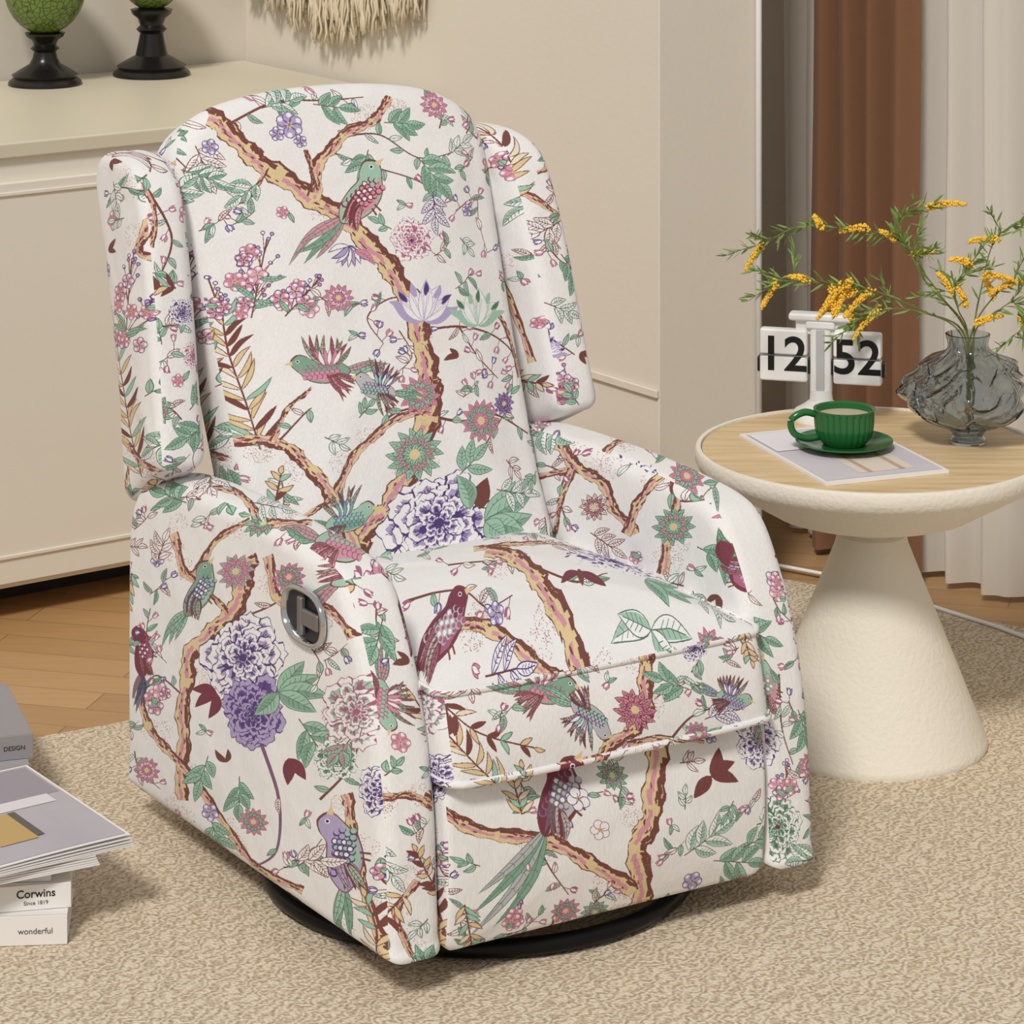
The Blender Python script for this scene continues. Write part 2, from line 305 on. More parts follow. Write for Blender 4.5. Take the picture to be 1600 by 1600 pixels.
# outer side ---------------------------------------------
s=S['side']=Sheet('side',-.55,-.02).frame((378,1102),(0,.3),[[-490,0],[-300,-1066]])
s.twig([(350,980),(420,960),(470,930)],4,BR,4); s.twig([(285,1090),(240,1060),(215,1100)],3,BR,4,buds=4)
s.twig([(400,1060),(410,1150),(440,1250),(435,1330),(400,1360)],7,(130,96,128),3); s.twig([(500,1250),(540,1200),(560,1130)],4,BR,4)
s.branch([(386,880),(384,930),(350,985),(305,1020),(292,1090),(288,1180),(282,1260)],32,20); s.branch([(270,830),(296,900),(340,850),(385,822)],14,9)
s.branch([(296,900),(330,930),(360,960)],10,8); s.branch([(206,1090),(232,1150),(275,1195),(330,1260),(390,1350),(470,1390)],15,12); s.branch([(536,1240),(545,1300),(560,1380),(590,1500)],15,12); s.branch([(440,1400),(500,1440),(560,1470)],12,8); s.branch([(420,880),(440,950),(500,960),(540,1010)],14,9)
s.peony(386,1035,62,LI,PU,1.1); s.peony(402,1122,46,(104,80,144),PU,1.2,LI)
for a_,l_ in((-.9,60),(-.4,64),(.1,72),(.5,62),(2.4,50)): s.leaf(440,1090,a_,l_,27,MI,DG,True,SG)
for a_ in(1.9,2.6,3.3): s.leaf(345,1090,a_,42,17,WINE,BR)
for a_ in(.9,1.6): s.leaf(455,1190,a_,40,17,WINE,BR)
s.sprig(470,1130,1.0,6,46,18,MI,DG,60,.8,SG); s.sprig(330,1190,1.9,5,36,15,MI,DG,40); s.sprig(330,1290,1.3,6,38,14,MI,DG,40); s.sprig(380,1220,1.6,5,36,15,MI,DG,44,.8,SG)
s.peony(548,1120,46,MI,MV,1.2,PW,MV); s.peony(520,1190,28,SG,DG,1,PW,MV); s.peony(577,1235,24,LI,PU,1.5); s.sprig(540,1160,2.2,4,34,14,MI,DG,26,.9,PK)
s.bird(312,935,-.9,1.4,1,SG,MI,(96,80,130),MI); s.bird(545,910,-.7,1.6,-1,MI,PK,MV,SG,fly=True); s.bird(217,1030,-1.4,1.3,1,WINE,MV,WINE,PU); s.bird(532,1340,-1.5,1.8,1,LI,MI,PU,SG)
s.star(372,900,30,MI,PK,MV,12); s.star(452,915,24,PK,MI,MV,12); s.blossom(330,1280,14,LI,PU); s.star(400,1290,24,PK,MI); s.cluster(240,1120,-1.3,50,4); s.blossom(243,870,12,LI,PU); s.sprig(240,880,-1.2,6,30,11,PW,BR,40); s.cluster(590,1060,-1.5,50,3)
s.frond([(570,1500),(575,1440),(560,1390)],6,34); s.twig([(470,1000),(500,1050),(490,1090)],2,BR,5); s.twig([(230,950),(225,1000),(260,1040)],2,BR,4,buds=6)
s.scatter(180,640,780,1520,60)
s.frame((200,493),(.4,.8),[[-425,0],[-176,-993]])
s.branch([(205,262),(235,300),(245,345),(235,395),(262,420)],15,10); s.twig([(235,310),(190,300),(160,320)],3,BR,5,buds=3); s.frond([(240,745),(222,680),(205,600),(178,510)],14,54); s.branch([(215,700),(240,720),(270,730)],12,10)
s.cluster(215,545,-1.5,130,8); s.cluster(245,500,-1.2,50,3); s.blossom(178,350,15,PK,MV); s.blossom(160,430,13,LI,PU,6); s.blossom(305,352,15); s.peony(296,560,20,PK,MV,1,PW); s.sprig(255,620,-.6,5,30,11,MI,DG,36); s.sprig(170,290,1.2,5,26,10,PW,DG,36); s.scatter(120,330,240,790,26)
# front ---------------------------------------------------
f=S['front']=Sheet('front',-.55,-.05).frame((951,1272),(0,.2),[[921,0],[-213,-1104]])
f.frond([(770,1235),(720,1180),(680,1120)],9,42); f.frond([(690,1100),(740,1150),(820,1170)],7,32)
f.twig([(820,1310),(870,1280),(900,1250),(940,1240)],3,BR,3,buds=2); f.twig([(830,1320),(850,1360),(880,1400)],3,BR,4,buds=4); f.twig([(1010,1170),(1060,1120),(1110,1100)],4,BR,4,buds=4)
f.branch([(1005,1020),(1000,1080),(985,1130),(935,1160),(905,1200)],24,15); f.branch([(1025,1165),(1010,1260),(985,1330),(1005,1420)],32,34); f.branch([(675,1258),(740,1300),(830,1312),(905,1345),(985,1400)],18,26); f.branch([(720,1290),(700,1270),(690,1250)],8,6)
f.branch([(960,1160),(1020,1150),(1100,1165)],9,6)
f.bird(842,1088,.15,1.3,1,SG,PK,MV,MI,fly=True); f.bird(905,1118,.5,1.1,-1,GY,MI,PU,MI,fly=True); f.star(978,1110,34,PK,PK,WINE,12); f.star(1070,1142,20,MI,PK)
f.bird(862,1262,-1.0,2.0,1,WINE,GY,(120,110,130),SG,TL=1.9)
for a_ in(.2,-.5,-1.2,2.3): f.leaf(1105,1215,a_,46,20,BR,WINE)
f.peony(1190,1165,40,LI,PU,1); f.sprig(1060,1340,-.6,6,48,18,PW,DG,60,.8,MI); f.sprig(1110,1350,.1,6,46,17,MI,DG,60,.8,SG); f.sprig(1085,1120,-.3,6,34,12,PW,PU,50)
f.blossom(895,1252,17,PW,PU); f.blossom(925,1298,15,PW,MV); f.bud(950,1245,1.2,PK); f.bud(970,1250,.6,PK); f.bud(815,1350,1.4,PK); f.bud(855,1380,1.8,PK); f.star(880,1428,24,PK,MI); f.blossom(1080,1385,16,LI,PU); f.peony(1222,1300,38,SG,DG,1.3,PW,WINE); f.sprig(1160,1330,-.4,4,34,14,MI,DG,40); f.bird(1130,1090,.4,.9,1,MI,LI,PU,MI,fly=True)
f.cluster(1235,1260,-1.5,60,4); f.bird(1215,1090,-1.2,1.3,1,MI,PK,SG,MI); f.sprig(1190,990,.4,5,36,14,MI,DG,40,.9,SG); f.twig([(1240,1060),(1235,1140),(1250,1200)],3,BR,5)
f.branch([(690,1270),(650,1255),(600,1265)],12,10); f.branch([(660,1380),(630,1430),(650,1490)],11,9); f.sprig(600,1330,1,5,36,13,PW,DG,50); f.frond([(640,1400),(615,1440),(600,1500)],5,32); f.cluster(590,1060,-1.3,60,3); f.blossom(650,1180,14); f.bird(632,1120,1.8,1.1,1,MI,PK,MV,SG,fly=True)
f.scatter(580,1290,940,1520,60)
f.frame((279,516),(-.34,.8),[[918,-100],[-115,-1015]]); f.sprig(290,640,-.8,6,32,11,MI,DG,44); f.peony(300,560,20,PK,MV); f.twig([(230,300),(270,380),(250,440)],5,BR,4,buds=4); f.blossom(300,352,15); f.branch([(215,285),(245,330),(240,400)],10,7); f.scatter(215,340,270,760,16)
f.frame((862,443),(.34,.8),[[800,-95],[-105,-993]]); f.branch([(750,220),(790,300),(830,310),(880,345)],14,10); f.frond([(800,320),(815,260),(800,195)],9,46); f.branch([(800,310),(780,350),(800,400)],9,6); f.sprig(800,400,1.1,7,38,13,MI,DG,50,.8,SG); f.twig([(820,500),(850,530),(890,560)],4,BR,4,buds=4); f.cluster(875,630,-1.6,50,3); f.star(870,620,20,PK,WINE); f.sprig(850,480,.4,5,30,11,PW,DG,36); f.magnolia(850,560,-1.2,30,LI,PU); f.scatter(740,905,200,640,24)
# seat ------------------------------------------------------
t=S['seat']=Sheet('seat',-.55,-.6).frame((782,937),(0,-.13),[[892,-552],[-165,-265]])
t.twig([(700,930),(770,925),(810,930)],3,BR,4,buds=7); t.twig([(640,970),(720,965),(760,985),(800,970)],3,BR,4,buds=6); t.twig([(830,930),(900,950),(950,930)],4,BR,4); 
t.branch([(740,895),(800,890),(870,872),(920,880)],14,10); t.branch([(760,900),(815,925),(855,965),(900,1020),(935,1060)],28,30); t.branch([(700,1000),(780,1008),(850,1030),(900,1045)],15,13)
t.peony(965,892,76,LI,PU,.42); 
for a_,l_ in((.1,80),(.45,74),(-.3,60),(.9,50)): t.leaf(1010,925,a_,l_,24,MI,DG,True,SG)
for a_,l_ in((.0,62),(2.9,64),(3.3,50),(.5,50)): t.leaf(1010,985,a_,l_,20,PW,DG,True,MI)
t.leaf(905,935,.4,44,14,WINE,BR); t.leaf(905,935,2.6,34,12,WINE,BR); t.leaf(905,930,1.4,24,10,BR,BR)
t.bird(690,1010,-.5,1.45,1,WINE,MV,GY,MI,TL=.9); t.sprig(760,1040,-.2,5,36,10,PW,PU,46); t.bud(740,1035,.3,PK); t.bud(770,1045,.5,PK); t.blossom(775,990,12,LI,PU); t.sprig(1060,1000,.2,6,38,12,MI,DG,60); t.sprig(1080,930,.5,5,34,11,PW,DG,44); t.star(1100,990,22,PK,MI,MV,12,.6); t.sprig(850,880,-.2,5,30,9,PW,BR,40)
t.scatter(560,1260,840,1150,50)
t.frame((430,830),(-.32,0),[[900,-552],[-165,-265]]); t.branch([(300,790),(370,800),(430,850),(500,850)],12,9); t.bird(545,880,.2,1.4,1,MI,PK,MV,SG,fly=True); t.sprig(400,820,.2,6,32,10,PW,DG,50); t.scatter(200,620,760,930,30)
t.frame((1050,760),(.32,0),[[860,-540],[-150,-250]]); t.branch([(1010,760),(1050,740),(1110,765)],11,8); t.star(1135,800,28,PK,MI,MV,12,.8); t.sprig(1040,730,.2,6,30,10,MI,DG,50); t.scatter(860,1240,670,880,30)
# inner arm ---------------------------------------------------
n=S['inner']=Sheet('inner',-.55,-.02).frame((951,792),(0,.5),[[-552,0],[-227,-994]])
n.twig([(900,720),(880,780),(895,830)],4,BR,6,buds=6); n.twig([(1040,760),(1060,790),(1100,790)],4,BR,5)
n.branch([(868,690),(905,735),(945,760),(965,800),(1000,840)],19,14); n.branch([(985,840),(1005,790),(1035,745),(1080,740),(1130,765)],15,11); n.branch([(900,740),(880,800),(872,850)],10,6); n.branch([(1040,900),(1050,830),(1060,790)],16,10)
n.star(1055,830,32,MI,PK,DG,12); n.star(1135,800,34,PK,MI,MV,12); n.star(935,800,24,PW,PK,BR,12); n.sprig(905,700,-.2,6,34,12,PW,DG,44); n.sprig(1000,720,.2,5,32,12,MI,DG,40); n.sprig(1090,860,.5,6,38,14,MI,DG,50,.8,SG); n.bird(1150,900,1.2,1.2,1,WINE,MV,LI,SG); n.leaf(1120,850,1.3,40,16,WINE,BR); n.sprig(930,840,.6,6,30,10,PW,BR,40); n.scatter(840,1260,660,1000,50)
n.frame((820,420),(.3,.8),[[-552,0],[-227,-994]]); n.frond([(760,560),(770,460),(740,380)],9,30); n.branch([(700,200),(760,300),(800,420),(840,560)],12,8); n.scatter(620,1000,120,660,40)
# cloth materials
CM={}
for k,sh in S.items():
    m=bpy.data.materials.new('printed_linen_'+k); m.use_nodes=True; nt=m.node_tree; B=nt.nodes['Principled BSDF']
    B.inputs['Roughness'].default_value=.9; B.inputs['Specular IOR Level'].default_value=.2; B.inputs['Sheen Weight'].default_value=.03
    im=nt.nodes.new('ShaderNodeTexImage'); im.image=sh.image(); im.extension='EXTEND'
    uv=nt.nodes.new('ShaderNodeUVMap'); uv.uv_map='UVMap'; nt.links.new(uv.outputs[0],im.inputs[0])
    tc=nt.nodes.new('ShaderNodeTexCoord'); nz=nt.nodes.new('ShaderNodeTexNoise'); nz.inputs['Scale'].default_value=420; nz.inputs['Detail'].default_value=2
    mp=nt.nodes.new('ShaderNodeMapping'); mp.inputs['Scale'].default_value=(1,1,.22); nt.links.new(tc.outputs['Object'],mp.inputs[0]); nt.links.new(mp.outputs[0],nz.inputs[0])
    mr=nt.nodes.new('ShaderNodeMapRange'); mr.inputs['To Min'].default_value=.86; mr.inputs['To Max'].default_value=1.06; nt.links.new(nz.outputs['Fac'],mr.inputs['Value'])
    vm=nt.nodes.new('ShaderNodeVectorMath'); vm.operation='SCALE'; nt.links.new(im.outputs['Color'],vm.inputs[0]); nt.links.new(mr.outputs[0],vm.inputs['Scale']); nt.links.new(vm.outputs[0],B.inputs['Base Color'])
    n3=nt.nodes.new('ShaderNodeTexNoise'); n3.inputs['Scale'].default_value=8; nt.links.new(tc.outputs['Object'],n3.inputs[0])
    b1=nt.nodes.new('ShaderNodeBump'); b1.inputs['Strength'].default_value=.3; b1.inputs['Distance'].default_value=.002; nt.links.new(nz.outputs['Fac'],b1.inputs['Height'])
    b2=nt.nodes.new('ShaderNodeBump'); b2.inputs['Strength'].default_value=.4; b2.inputs['Distance'].default_value=.022; nt.links.new(n3.outputs['Fac'],b2.inputs['Height']); nt.links.new(b1.outputs[0],b2.inputs['Normal']); nt.links.new(b2.outputs[0],B.inputs['Normal'])
    CM[k]=m
def cloth(o,xp='side',xn='side',y='front',z='seat',wy=1,wz=1,wx=1):
    me=o.data; me.materials.clear(); names=list(CM)
    for k in names: me.materials.append(CM[k])
    uvl=me.uv_layers.new(name='UVMap')
    for p in me.polygons:
        nn=p.normal; c=[abs(nn.x)*wx,abs(nn.y)*wy,abs(nn.z)*wz]; i=c.index(max(c))
        k=(xp if nn.x>0 else xn) if i==0 else (y if i==1 else z); sh=S[k]; p.material_index=names.index(k)
        for li in p.loop_indices:
            v=me.vertices[me.loops[li].vertex_index].co
            if k in('side','inner'): q=(v.y,v.z)
            elif k in('front','back'): q=(v.x,v.z)
            else: q=(v.x,v.y)
            uvl.data[li].uv=((q[0]-sh.a0)/sh.L,(q[1]-sh.b0)/sh.L)
    return o
def slab(name,outline,half,r,puff0,puff1,mapf,parent,sub=7):
    C=[(p.x,p.y) for p in catmull([(a,b,0) for a,b in outline],sub,True)]
    P=C+[C[0]]; cum=[0]
    for i in range(len(P)-1): cum.append(cum[-1]+math.hypot(P[i+1][0]-P[i][0],P[i+1][1]-P[i][1]))
    N=max(64,int(cum[-1]/.010)); D=[];j=0
    for i in range(N):
        t_=cum[-1]*i/N
        while cum[j+1]<t_: j+=1
        w_=(t_-cum[j])/(cum[j+1]-cum[j]+1e-12); D.append((P[j][0]+(P[j+1][0]-P[j][0])*w_,P[j][1]+(P[j+1][1]-P[j][1])*w_))
    C=D
    area=sum(C[i][0]*C[(i+1)%N][1]-C[(i+1)%N][0]*C[i][1] for i in range(N))
    if area<0: C=C[::-1]
    cx=sum(c[0] for c in C)/N; cy=sum(c[1] for c in C)/N
    nr=[]
    for i in range(N):
        dx=C[(i+2)%N][0]-C[i-2][0]; dy=C[(i+2)%N][1]-C[i-2][1]; l=math.hypot(dx,dy)+1e-9; nr.append((dy/l,-dx/l))
    ks=[1-r/max(r*2.2,(C[i][0]-cx)*nr[i][0]+(C[i][1]-cy)*nr[i][1]) for i in range(N)]
    for _ in range(3): ks=[(ks[i-1]+ks[i]*2+ks[(i+1)%N])/4 for i in range(N)]
    ins=[(cx+(C[i][0]-cx)*ks[i],cy+(C[i][1]-cy)*ks[i]) for i in range(N)]
    rings=[]
    T=[.12,.3,.5,.68,.82,.93]
    for t_ in T: rings.append([(cx+(x-cx)*t_,cy+(y-cy)*t_,-half-puff0*(1-t_**2.6)) for x,y in ins])
    for k in range(7):
        th=-math.pi/2+k*math.pi/12; q=math.cos(th); rings.append([(ins[i][0]+(C[i][0]-ins[i][0])*q,ins[i][1]+(C[i][1]-ins[i][1])*q,-(half-r)+r*math.sin(th)) for i in range(N)])
    for k in range(7):
        th=k*math.pi/12; q=math.cos(th); rings.append([(ins[i][0]+(C[i][0]-ins[i][0])*q,ins[i][1]+(C[i][1]-ins[i][1])*q,(half-r)+r*math.sin(th)) for i in range(N)])
    for t_ in T[::-1]: rings.append([(cx+(x-cx)*t_,cy+(y-cy)*t_,half+puff1*(1-t_**2.6)) for x,y in ins])
    V=[mapf(*p) for rg in rings for p in rg]; F=[]
    for j in range(len(rings)-1):
        for i in range(N): a=j*N+i;b_=j*N+(i+1)%N; F.append((a,b_,b_+N,a+N))
    F.append(tuple(range(N-1,-1,-1))); F.append(tuple((len(rings)-1)*N+i for i in range(N)))
    return mk(name,V,F,None,parent)
# ---------------------------------------------------------------- ARMCHAIR
chair=empty('recliner_armchair',(-.086,4.884,.008),math.radians(32))
arm_o=[(-.415,.056),(-.428,.075),(-.424,.15),(-.418,.24),(-.402,.33),(-.374,.42),(-.338,.49),(-.308,.532),(-.275,.555),(-.19,.568),(0,.575),(.2,.570),(.31,.556),(.37,.522),(.396,.46),(.402,.35),(.402,.09),(.395,.056),(.2,.053),(-.2,.053)]
for sg,nm in((-1,'arm_right_hand'),(1,'arm_left_hand')):
    o=slab(nm,arm_o,.046,.026,.004,.006,lambda a,b,c,sg=sg:(sg*(.3205+c),a,b),chair,6)
    cloth(o,'side' if sg>0 else 'inner','inner' if sg>0 else 'side','front','seat',wz=.8,wx=1.25)
# seat cushion
def rr(x0,x1,y0,y1,r,k=3):
    P=[]
    for cx,cy,a0 in((x1-r,y1-r,0),(x0+r,y1-r,90),(x0+r,y0+r,180),(x1-r,y0+r,270)):
        for i in range(k+1): a=math.radians(a0+90*i/k); P.append((cx+r*math.cos(a),cy+r*math.sin(a)))
    return P
def dens(P,step=.05):
    out=[]
    for i in range(len(P)):
        a=P[i];b=P[(i+1)%len(P)]; l=math.hypot(b[0]-a[0],b[1]-a[1]); n_=max(1,int(l/step))
        for k in range(n_): out.append((a[0]+(b[0]-a[0])*k/n_,a[1]+(b[1]-a[1])*k/n_))
    return out
seat_o=dens(rr(-.276,.276,-.427,.2,.028))
zc=.348; hs=.062
def seatmap(a,b,c):
    fr=max(0,min(1,(-b-.2)/.2)); cc=max(-hs,min(hs,c)); mid=1-(a/.276)**4
    bulge=.019*math.cos(cc/hs*math.pi/2)*fr*(.5+.5*mid)+.010*fr*mid
    return (a, b+(cc/hs)*.016*fr-bulge, zc+c+.012*max(0,1-abs((b+.1)/.3))*(1 if c>0 else 0))
o=slab('seat_cushion',seat_o,hs,.010,0,.048,seatmap,chair,2); cloth(o,'side','side','front','seat')
def piping(nm,c):
    C=seat_o
    i0=next(i for i in range(len(C)) if C[i][1]<.15 and C[i-1][1]>=.15)
    run=[];i=i0
    while C[i%len(C)][1]<.15 and len(run)<len(C): run.append(seatmap(C[i%len(C)][0],C[i%len(C)][1]-.001,c)); i+=1
    o=tube(nm,catmull(run,2),.0055,None,chair,8); cloth(o); return o
piping('seat_piping_top',hs-.004); piping('seat_piping_bottom',-hs+.003)
# footrest
fo=dens(rr(-.272,.272,.052,.281,.02),.06)
def fmap(a,b,c): return (a,-.400+.010*math.sin((b-.05)/.23*math.pi)*-1-c+.0,b)
o=slab('footrest_panel',fo,.022,.012,0,.010,fmap,chair,2); cloth(o,'side','side','front','front')
o=box('seat_body',-.275,.275,-.375,.385,.075,.29,None,chair,.01); cloth(o)
# back
bo=[(-.262,.36),(-.268,.5),(-.274,.7),(-.284,.88),(-.29,.98),(-.274,1.045),(-.215,1.086),(-.12,1.106),(0,1.112),(.12,1.106),(.215,1.086),(.274,1.045),(.29,.98),(.284,.88),(.274,.7),(.268,.5),(.262,.36),(.13,.352),(-.13,.352)]
def bmap(a,b,c):
    Y=.125+.41*(b-.42)+.065
    return (a,Y-c*.925,b+c*.38)
o=slab('back_cushion',bo,.065,.042,.0,.032,bmap,chair,5); cloth(o,'side','side','back','back',wy=2)
# wings
wo=[(.203,.606),(.222,.585),(.30,.545),(.392,.500),(.415,.515),(.468,.68),(.54,.84),(.603,.965),(.603,1.0),(.572,1.022),(.47,1.034),(.385,1.028),(.33,.998),(.300,.94),(.268,.85),(.232,.72)]
for sg,nm in((-1,'wing_right_hand'),(1,'wing_left_hand')):
    o=slab(nm,wo,.041,.025,.006,.010,lambda a,b,c,sg=sg:(sg*(.320+(.42-a)*.19+c),a,b),chair,5)
    cloth(o,'side' if sg>0 else 'inner','inner' if sg>0 else 'side','front','front',wx=1.1)
o=box('lower_back_panel',-.27,.27,.33,.395,.07,.50,None,chair,.015); cloth(o)
steel_blk=mat('black_steel',(22,22,24),.35,.6)
chrome=mat('chrome',(205,208,212),.12,1.0)
for x in(-.22,.22): box('back_bracket',x-.012,x+.012,.30,.36,.42,.62,steel_blk,chair,.003)
# release handle (oval pull cup)
hx=-.3725; hc=(-.208,.478)
def oval(rx,rz,n=48,p=2.6):
    return [(math.copysign(abs(math.cos(t_))**(2/p),math.cos(t_))*rx,math.copysign(abs(math.sin(t_))**(2/p),math.sin(t_))*rz) for t_ in [2*math.pi*i/n for i in range(n)]]
V=[];F=[]; prof=[(1.0,0.0),(1.0,-.006),(.93,-.0085),(.86,-.0065),(.82,.004)]
for k,(q,dx) in enumerate(prof):
    for (u_,w_) in oval(.062*q if q>.9 else .062-(1-q)*.045,.040*q if q>.9 else .040-(1-q)*.045): V.append((hx+dx,hc[0]+u_,hc[1]+w_))
for j in range(len(prof)-1):
    for i in range(48): F.append((j*48+i,j*48+(i+1)%48,(j+1)*48+(i+1)%48,(j+1)*48+i))
mk('handle_bezel',V,F,chrome,chair)
V=[(hx+.0015,hc[0]+u_,hc[1]+w_) for u_,w_ in oval(.056,.034)]; mk('handle_cup',V,[tuple(range(48))],mat('smoked_chrome',(58,60,66),.35,.6),chair)
box('handle_lever',hx-.0065,hx+.001,hc[0]-.046,hc[0]+.012,hc[1]-.012,hc[1]+.012,mat('brushed_chrome',(140,142,148),.3,.7),chair,.003)
box('handle_lever_crossbar',hx-.008,hx+.001,hc[0]-.002,hc[0]+.012,hc[1]-.027,hc[1]+.027,bpy.data.materials['brushed_chrome'],chair,.003)
# swivel base
cxy=(-.01,-.085)
tube('swivel_ring',[(cxy[0]+.315*math.cos(a),cxy[1]+.315*math.sin(a),.016) for a in [2*math.pi*i/72 for i in range(72)]],.013,steel_blk,chair,10,True)
for a in(math.radians(45),math.radians(135)):
    d=Vector((math.cos(a),math.sin(a),0))*.31; tube('swivel_spoke',[(cxy[0]-d.x,cxy[1]-d.y,.016),(cxy[0]-d.x*.3,cxy[1]-d.y*.3,.028),(cxy[0]+d.x*.3,cxy[1]+d.y*.3,.028),(cxy[0]+d.x,cxy[1]+d.y,.016)],.010,steel_blk,chair,8)
lathe('swivel_hub',[(.09,.02),(.09,.035),(.06,.045),(.06,.078)],steel_blk,chair,(cxy[0],cxy[1],0),32)
# ---------------------------------------------------------------- ROOM
u=Vector((.816,.578,0)); v=Vector((-.578,.816,0)); rd=Vector((.578,-.816,0)); W0=Vector((-.608,7.33,0))   # room corner
ang=math.atan2(u.y,u.x); ra=math.atan2(rd.y,rd.x)
wallm=mat('wall_paint',(222,214,202),.75,0,.03,2,.1,90,.3)
trimm=mat('trim_paint',(236,231,222),.5)
box('wall_back',-3.4,.0,0,.12,0,2.8,wallm,None,0,W0,(0,0,ang))
LA=1.535
box('wall_partition',-.12,LA,0,.242,0,2.8,wallm,None,.003,W0,(0,0,ra))
tr=empty('trim_1',W0,ra); box('chair_rail',1.0,LA,-.007,-.0002,.425,.44,wallm,tr,.002)
box('baseboard_partition',1.03,LA,-.014,-.0005,0,.09,trimm,None,.003,W0,(0,0,ra))
PE=W0+rd*LA
tube('trim_2',[(PE.x+u.x*.242+.002,PE.y+u.y*.242-.008,0.0),(PE.x+u.x*.242+.002,PE.y+u.y*.242-.008,2.8)],.0062,mat('white_enamel',(245,245,245),.3),None,12)
R0=Vector((.56,6.93,0))
wr=empty('wall_right',R0,ra)
box('wall_right_pier',-1.4,.32,0,.12,0,2.8,wallm,wr); box('wall_right_header',.32,3.0,0,.12,2.45,2.8,wallm,wr); box('wall_right_end',2.4,3.0,0,.12,0,2.45,wallm,wr); box('wall_right_sill',.32,2.4,0,.12,0,.06,wallm,wr)
wn=empty('window_1',R0,ra)
for x in(.33,1.34,2.36): box('window_stile',x-.015,x+.03,.03,.09,.06,2.45,trimm,wn,.004)
for z in(.06,2.41): box('window_rail',.33,2.38,.032,.088,z,z+.04,trimm,wn,.004)
gl=mat('window_glass',(235,240,240),.02,0,trans=1.0); box('window_pane',.34,2.36,.058,.062,.08,2.43,gl,wn)
# floor
fm=bpy.data.materials.new('oak_parquet'); fm.use_nodes=True; nt=fm.node_tree; B=nt.nodes['Principled BSDF']; B.inputs['Roughness'].default_value=.38
tc=nt.nodes.new('ShaderNodeTexCoord'); mp=nt.nodes.new('ShaderNodeMapping'); mp.inputs['Rotation'].default_value=(0,0,.25)
bk=nt.nodes.new('ShaderNodeTexBrick'); bk.inputs['Scale'].default_value=1; bk.inputs['Brick Width'].default_value=.6; bk.inputs['Row Height'].default_value=.09; bk.inputs['Mortar Size'].default_value=.0010
bk.inputs['Color1'].default_value=lin((192,152,106)); bk.inputs['Color2'].default_value=lin((174,134,88)); bk.inputs['Mortar'].default_value=lin((128,94,58))
nz=nt.nodes.new('ShaderNodeTexNoise'); nz.inputs['Scale'].default_value=6; nz.inputs['Detail'].default_value=8; m2=nt.nodes.new('ShaderNodeMapping'); m2.inputs['Rotation'].default_value=(0,0,.25); m2.inputs['Scale'].default_value=(1,14,1)
mx=nt.nodes.new('ShaderNodeMix'); mx.data_type='RGBA'; mx.blend_type='MULTIPLY'; mx.inputs[0].default_value=.45
nt.links.new(tc.outputs['Object'],mp.inputs[0]); nt.links.new(mp.outputs[0],bk.inputs[0]); nt.links.new(tc.outputs['Object'],m2.inputs[0]); nt.links.new(m2.outputs[0],nz.inputs[0]); nt.links.new(bk.outputs['Color'],mx.inputs[6])
cr=nt.nodes.new('ShaderNodeMapRange'); cr.inputs['To Min'].default_value=.55; cr.inputs['To Max'].default_value=1.2; nt.links.new(nz.outputs['Fac'],cr.inputs[0]); nt.links.new(cr.outputs[0],mx.inputs[7]); nt.links.new(mx.outputs[2],B.inputs['Base Color'])
box('floor',-4,4,2.0,9,-.05,0,fm)
# rug
rp=catmull([(0,6.2,0),(.42,6.38,0),(.8,6.13,0),(1.1,5.9,0),(1.6,5.3,0),(1.9,4.4,0),(1.6,3.3,0),(.6,2.7,0),(-.8,2.8,0),(-1.6,3.5,0),(-1.7,4.5,0),(-1.2,5.15,0),(-.863,5.38,0),(-.62,5.53,0),(-.42,5.75,0),(-.25,6.0,0)],10,True)
n_=len(rp); V=[(p.x,p.y,.0005) for p in rp]+[(p.x,p.y,.006) for p in rp]+[(p.x*.997,p.y+(4.6-p.y)*.003,.008) for p in rp]
F=[tuple(range(n_-1,-1,-1)),tuple(2*n_+i for i in range(n_))]+[(j*n_+i,j*n_+(i+1)%n_,(j+1)*n_+(i+1)%n_,(j+1)*n_+i) for j in range(2) for i in range(n_)]
rm=bpy.data.materials.new('loop_pile_rug'); rm.use_nodes=True; nt=rm.node_tree; B=nt.nodes['Principled BSDF']; B.inputs['Roughness'].default_value=.95; B.inputs['Specular IOR Level'].default_value=.1
tc=nt.nodes.new('ShaderNodeTexCoord'); mp=nt.nodes.new('ShaderNodeMapping'); mp.inputs['Rotation'].default_value=(0,0,.5); wv=nt.nodes.new('ShaderNodeTexWave'); wv.inputs['Scale'].default_value=20; wv.inputs['Distortion'].default_value=10; wv.inputs['Detail'].default_value=1.0; wv.inputs['Detail Scale'].default_value=2.4
vo=nt.nodes.new('ShaderNodeTexVoronoi'); vo.inputs['Scale'].default_value=180
nt.links.new(tc.outputs['Object'],mp.inputs[0]); nt.links.new(mp.outputs[0],wv.inputs[0]); nt.links.new(tc.outputs['Object'],vo.inputs[0])
inv=nt.nodes.new('ShaderNodeMath'); inv.operation='MULTIPLY_ADD'; inv.inputs[1].default_value=-.5; inv.inputs[2].default_value=.75; nt.links.new(vo.outputs['Distance'],inv.inputs[0])
ad=nt.nodes.new('ShaderNodeMath'); ad.operation='MULTIPLY_ADD'; ad.inputs[1].default_value=.32; nt.links.new(wv.outputs['Fac'],ad.inputs[0]); nt.links.new(inv.outputs[0],ad.inputs[2])
cr=nt.nodes.new('ShaderNodeValToRGB'); cr.color_ramp.elements[0].position=.32; cr.color_ramp.elements[0].color=lin((166,147,121)); cr.color_ramp.elements[1].position=.85; cr.color_ramp.elements[1].color=lin((226,212,190))
